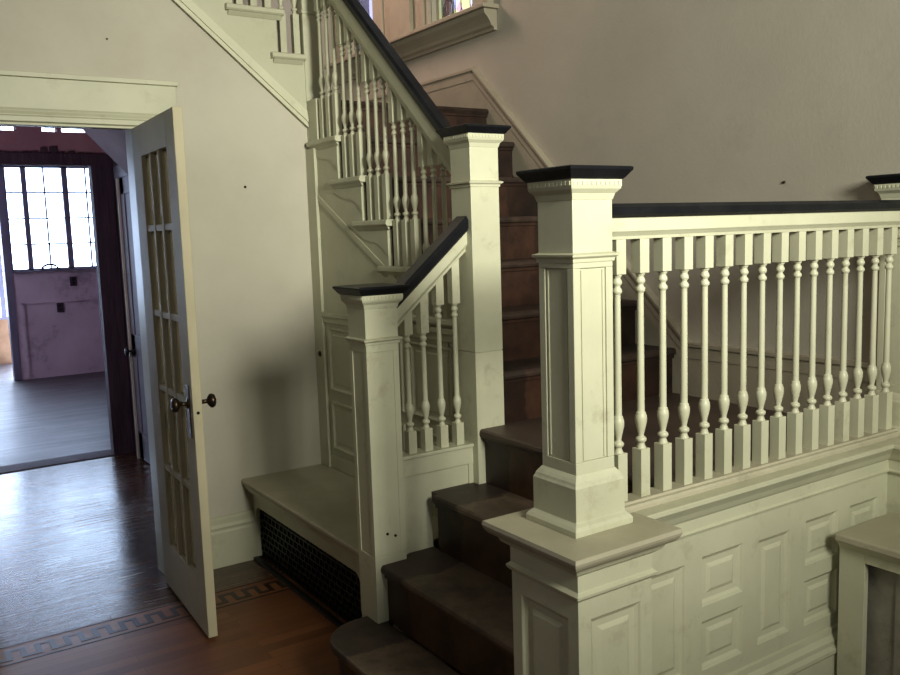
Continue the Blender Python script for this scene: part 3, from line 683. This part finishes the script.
for i, (a, c_) in enumerate(WY):
    b = MB(); x0 = XW + .05
    b.box(x0 - .02, x0 + .02, a, a + .03, *WZ); b.box(x0 - .02, x0 + .02, c_ - .03, c_, *WZ); b.box(x0 - .02, x0 + .02, a, c_, WZ[0], WZ[0] + .03); b.box(x0 - .02, x0 + .02, a, c_, WZ[1] - .03, WZ[1])
    o = struct(b.build('window_%d' % (i + 1), 'paint_shade'))
    g = MB(); g.box(x0 - .002, x0 + .002, a + .03, c_ - .03, WZ[0] + .03, WZ[1] - .03); g.build('pane', 'stained' if i == 0 else 'lilac_glass', o)
    if i == 0:
        l = MB(); rr = .0022
        ym = (a + c_) / 2
        for yy in (a + .13, ym + .05, c_ - .10): l.tube([(x0 - .004, yy, WZ[0] + .03), (x0 - .004, yy, WZ[1] - .03)], rr, 6)
        for q_ in range(6):
            zc = WZ[0] + .06 + q_ * .24
            for yc, ra in ((a + .30, .085), (a + .33, .045), (a + .16, .06), (c_ - .10, .05)):
                l.tube([(x0 - .004, yc + ra * math.cos(u * math.pi / 10), zc + .04 + ra * math.sin(u * math.pi / 10)) for u in range(21)], rr, 6)
            l.tube([(x0 - .004, a + .03 + u * (c_ - a - .06) / 10, zc + .14 + .03 * math.sin(u * .9)) for u in range(11)], rr, 6)
            l.tube([(x0 - .004, a + .03 + u * (c_ - a - .06) / 10, zc + .115 + .03 * math.sin(u * .9)) for u in range(11)], rr, 6)
        l.build('lead_lines', 'lead', o)

# ------------------------------------------------------------------ window bench and grille
O = (1.6, 3.3, 0); t = thing('bench', 'built-in cream bench seat below the staircase panelling', 'bench', O)
b = MB(); b.prism([(1.383, .372), (1.378, .380), (1.378, .392), (1.384, .398), (XS, .398), (XS, .372)], 2.66, YB - .001, 'Y'); b.build('seat', 'dusty', t, O)
b = MB()
b.prism([(1.386, .372), (1.392, .352), (1.404, .344), (1.406, .334), (1.43, .326), (1.44, .326), (1.44, .372)], 2.66, YB - .001, 'Y')
b.build('seat_moulding', 'paint', t, O)
YG0, YG1, ZG = 2.83, 3.888, .262
pts = [(2.66, .01), (2.66, .34), (YB - .001, .34), (YB - .001, .01), (YG1 + .012, .01), (YG1 + .012, .20)]
for i in range(7):
    a = math.pi / 2 * i / 6; pts.append((YG1 + .012 - .045 * (1 - math.cos(a)), ZG - .045 + .045 * math.sin(a)))
for i in range(7):
    a = math.pi / 2 * (1 - i / 6); pts.append((YG0 + .045 * (1 - math.cos(a)), ZG - .045 + .045 * math.sin(a)))
pts += [(YG0, .01)]
b = MB(); b.prism(pts, 1.430, 1.450, 'X'); b.build('front_board', 'paint', t, O, bevel=.0015)
O = (1.45, 3.3, 0); t = thing('heating_grille', 'black iron lattice grille below the bench seat', 'grille', O)
b = MB(); b.box(1.472, 1.480, YG0 - .02, YG1 + .04, .004, .30); b.build('backing', 'void', t, O)
b = MB(); nz = 8; dz = (ZG - .01) / nz
for i in range(nz + 1): b.box(1.452, 1.460, YG0 - .02, YG1 + .03, .008 + i * dz - .004, .008 + i * dz + .004)
dy = .045
for i in range(nz):
    y = YG0 - .02 + (dy / 2 if i % 2 else 0)
    while y < YG1 + .02: b.box(1.453, 1.459, y, y + .009, .008 + i * dz, .008 + (i + 1) * dz); y += dy
b.build('lattice', 'iron', t, O)
b = MB(); b.box(1.405, 1.430, 2.70, YG1 + .03, 0, .012); b.build('floor_frame', 'iron', t, O, bevel=.002)

# ------------------------------------------------------------------ passage room seen through the doorway
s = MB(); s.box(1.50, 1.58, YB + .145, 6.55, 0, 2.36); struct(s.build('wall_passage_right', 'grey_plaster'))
s = MB(); s.box(-2.6, 1.50, YB + .145, 6.78, 2.350, 2.40); struct(s.build('ceiling', 'pink'))
OX0, OX1, OZ = -.2, 1.362, 2.085
s = MB(); s.box(-2.6, OX0, 6.55, 6.60, 0, 2.30); s.box(OX1, 4.2, 6.55, 6.60, 0, 2.30); s.box(1.5, 4.2, 6.55, 6.68, 2.30, 3.2); s.box(-2.6, 1.5, 6.71, 6.78, 2.40, 3.2); s.box(OX0, OX1, 6.55, 6.60, OZ, 2.30)
for a, c_ in ((-2.6, .70), (.905, 1.06), (1.165, 1.185), (1.362, 1.50)): s.box(a, min(c_, 1.50), 6.55, 6.68, 2.30, 2.350)
struct(s.build('wall_passage_back', 'pink'))
s = MB(); s.box(OX1 - .012, OX1 + .130, 6.51, 6.55, 0, OZ + .045); s.box(OX0, OX1 + .133, 6.50, 6.55, OZ - .014, OZ + .065); s.box(OX1 - .012, OX1, 6.55, 6.605, 0, OZ); s.box(OX0, OX1, 6.55, 6.605, OZ - .012, OZ)
for i in range(26):
    x = -.1 + i * .057; s.box(x, x + random.uniform(.02, .05), 6.515, 6.545, OZ + .06, OZ + .068 + random.uniform(0, .018) + (.03 if 20 <= i <= 21 else 0))
s.box(OX0, OX1, 6.50, 6.70, 0, .006)
struct(s.build('trim_6', 'rough_wood'))
# panelled door in the passage's right wall
DY0, DY1, DZ = 5.62, 6.28, 1.97
s = MB(); s.box(1.475, 1.50, DY1, DY1 + .10, 0, DZ + .08); s.box(1.475, 1.50, DY0 - .10, DY0, 0, DZ + .08); s.box(1.470, 1.50, DY0 - .11, DY1 + .11, DZ, DZ + .09)
struct(s.build('trim_7', 'greywhite', bevel=.002))
d = MB(); d.box(1.485, 1.499, DY0, DY1, .01, DZ)
d.box(1.478, 1.486, DY0, DY0 + .10, .01, DZ); d.box(1.478, 1.486, DY1 - .10, DY1, .01, DZ); d.box(1.478, 1.486, 5.91, 5.99, .01, DZ)
for z0, z1 in ((.01, .20), (.74, .90), (1.86, DZ)): d.box(1.478, 1.486, DY0, DY1, z0, z1)
o = struct(d.build('door_2', 'greywhite', bevel=.002))
q = MB(); q.box(1.462, 1.476, DY1 + .002, DY1 + .032, 0, DZ); q.build('lit_edge_strip', 'paint', o)  # pale strip for the lit door edge, brightness put into its paint
k = MB(); k.lathe(6.23, .78, [(.022, 1.478), (.022, 1.474), (.008, 1.470), (.008, 1.445), (.026, 1.438), (.030, 1.428), (.024, 1.418), (.010, 1.414)], 16, 'X'); k.build('knob', 'iron', o)

# ------------------------------------------------------------------ far room with the big window
KY = 10.9
s = MB()
s.box(1.255, 1.33, KY, KY + .12, 0, 2.75); s.box(1.33, 2.275, KY, KY + .12, 2.415, 2.66); s.box(2.275, 4.2, KY, KY + .12, 0, 2.66); s.box(2.5, 4.2, KY, KY + .12, 2.66, 3.12); s.box(.9, 2.5, KY, KY + .12, 3.05, 3.12); s.box(-2.6, .9, KY, KY + .12, 2.66, 3.12)
s.box(-2.6, 1.33, KY, KY + .12, 2.40, 2.66)
struct(s.build('wall_far_back', 'winframe'))
s = MB(); s.box(1.33, 2.275, KY + .01, KY + .11, 0, 1.225); struct(s.build('wall_far_panel', 'lilac'))
s = MB()
s.box(1.33, 2.275, KY - .03, KY + .11, 1.225, 1.245)
for a, c_, w_ in ((1.33, 2.275, .012),):
    s.box(a, c_, KY + .02, KY + .07, 1.245, 1.262); s.box(a, c_, KY + .02, KY + .07, 2.398, 2.415)
for x, w_ in ((1.335, .014), (1.535, .026), (1.965, .030), (2.265, .012)): s.box(x - w_, x + w_, KY + .02, KY + .07, 1.245, 2.415)
for x in (1.745, 2.195): s.box(x - .008, x + .008, KY + .03, KY + .06, 1.245, 2.415)
for i in (1, 2, 3): z = 1.245 + i * .2925; s.box(1.33, 2.275, KY + .03, KY + .06, z - .008, z + .008)
o = struct(s.build('window_3', 'winframe'))
g = MB(); g.box(1.34, 2.265, KY + .043, KY + .047, 1.25, 2.41); g.build('pane', 'glass', o)
s = MB(); s.box(-2.6, 4.2, 6.55, 11.02, 3.12, 3.2); s.box(-2.6, 1.40, 11.02, 12.8, 2.55, 2.62); struct(s.build('ceiling', 'pink'))
s = MB(); s.box(4.2, 4.3, 6.55, 11.02, 0, 3.2); struct(s.build('wall_far_right', 'pink'))
PY = 12.6
s = MB(); s.box(-2.6, 1.45, PY, PY + .1, 0, .58); struct(s.build('wall_porch_low', 'orange_wood'))
s = MB(); s.box(-2.6, 1.45, PY, PY + .1, 2.40, 2.56); struct(s.build('wall_porch_back', 'winframe'))
s = MB(); s.box(-2.6, 1.45, PY, PY + .08, .58, .61)
for x in (-1.6, -.6, .4, 1.40): s.box(x - .03, x + .03, PY + .01, PY + .07, .6, 2.4)
for z in (1.2, 1.8): s.box(-2.6, 1.45, PY + .02, PY + .05, z - .01, z + .01)
o = struct(s.build('window_4', 'winframe')); g = MB(); g.box(-2.55, 1.38, PY + .033, PY + .037, .6, 2.4); g.build('pane', 'glass', o)
s = MB(); s.box(.9, 2.5, KY + .03, KY + .07, 2.66, 2.68); s.box(.9, 2.5, KY + .03, KY + .07, 3.03, 3.05)  # high window added so bright sky shows through the passage slits
for x in (.92, 1.70, 2.48): s.box(x - .02, x + .02, KY + .03, KY + .07, 2.68, 3.03)
o = struct(s.build('window_5', 'winframe')); g = MB(); g.box(.92, 2.48, KY + .048, KY + .052, 2.68, 3.03); g.build('pane', 'glass', o)
# small things in the far room
p = []
for i in range(13):
    a = math.pi * i / 12; p.append((1.725 - .085 * math.cos(a), KY - .012, 1.247 + .058 * math.sin(a)))
b = MB(); b.tube(p, .012, 8); b.box(1.625, 1.655, KY - .028, KY + .004, 1.2455, 1.256); b.box(1.795, 1.825, KY - .028, KY + .004, 1.2455, 1.256)
tag(b.build('arched_handle', 'iron', origin=(1.725, KY, 1.245)), 'small dark arched handle on the sill of the far window', 'handle')
for (x, z, lb) in ((1.965, 1.095, 'dark socket plate high on the far wall under the window'), (1.80, .80, 'broken dark socket box lower on the far wall')):
    O = (x, KY, z); t = thing('wall_socket', lb, 'socket', O)
    b = MB(); b.box(x - .038, x + .038, KY + .002, KY + .012, z - .055, z + .055); b.build('plate', 'rough_wood', t, O, bevel=.003)
    b = MB(); b.box(x - .014, x + .014, KY - .001, KY + .003, z + .008, z + .036); b.box(x - .014, x + .014, KY - .001, KY + .003, z - .036, z - .008); b.build('outlet', 'iron', t, O)
s = MB(); s.box(1.395, 2.275, KY - .004, KY + .012, .86, .875); s.box(1.395, 1.42, KY - .004, KY + .012, .02, .875); struct(s.build('trim_8', 'lilac'))

# ------------------------------------------------------------------ light
def area(name, loc, target, size, power, col, sy=None):
    l = bpy.data.lights.new(name, 'AREA'); l.energy = power; l.color = col; l.size = size
    if sy: l.shape = 'RECTANGLE'; l.size_y = sy
    o = bpy.data.objects.new(name, l); C.objects.link(o); o.location = loc
    o.rotation_euler = (Vector(target) - Vector(loc)).to_track_quat('-Z', 'Y').to_euler(); return o
a = area('hall_window_light', (1.2, -1.3, 2.55), (1.7, 2.2, 2.25), .9, 52, (1.0, .99, .85), .9); a.data.spread = math.radians(84)
area('hall_side_fill', (-2.2, -1.0, 2.9), (2.85, 2.4, 2.5), 1.3, 20, (1.0, .97, .87), 1.3)  # added fill from the left for the enclosed hall, no fixture
area('stairwell_fill', (.9, 2.0, 5.0), (1.4, 2.8, 0), 2.0, 9, (1.0, .96, .86), 2.0)  # added overhead fill for the stairs, no fixture there
a = area('upper_casing_fill', (2.0, 5.2, 3.9), (2.85, 4.3, 2.75), .4, 14, (1.0, .70, .60), .6); a.data.spread = math.radians(120)  # added pink lamp inside the landing, aimed at the window casing
area('passage_fill', (.1, 4.4, 1.5), (.7, 6.5, 1.9), 1.0, 12, (.92, .74, .92), .6)  # added lamp behind the doorway to brighten the passage back wall
area('far_room_fill', (-1.6, 9.2, 2.2), (2.0, 10.4, .6), 1.6, 48, (.62, .66, 1.0), 1.2)  # added bluish fill inside the room, no window at this spot
wd = bpy.data.worlds.new('world'); bpy.context.scene.world = wd; wd.use_nodes = True
bg = wd.node_tree.nodes['Background']; bg.inputs['Color'].default_value = (.66, .80, 1.0, 1); bg.inputs['Strength'].default_value = 12.0

# ------------------------------------------------------------------ camera
cd = bpy.data.cameras.new('camera'); co = bpy.data.objects.new('camera', cd); C.objects.link(co)
Rv = Vector((.83148844, -.5546263, -.03188491)); Uv = Vector((.09399892, .08389104, .9920315)); Fv = Vector((.5475319, .82785987, -.1218887))
m = Matrix((Rv, Uv, -Fv)).transposed().to_4x4(); m.translation = Vector((0, 0, 1.541)); co.matrix_world = m
cd.sensor_width = 36; cd.lens = 869.276 / 900 * 36; cd.clip_start = .02
bpy.context.scene.camera = co
vs = bpy.context.scene.view_settings
vs.view_transform = 'Standard'; vs.look = 'None'; vs.exposure = 0; vs.gamma = .88
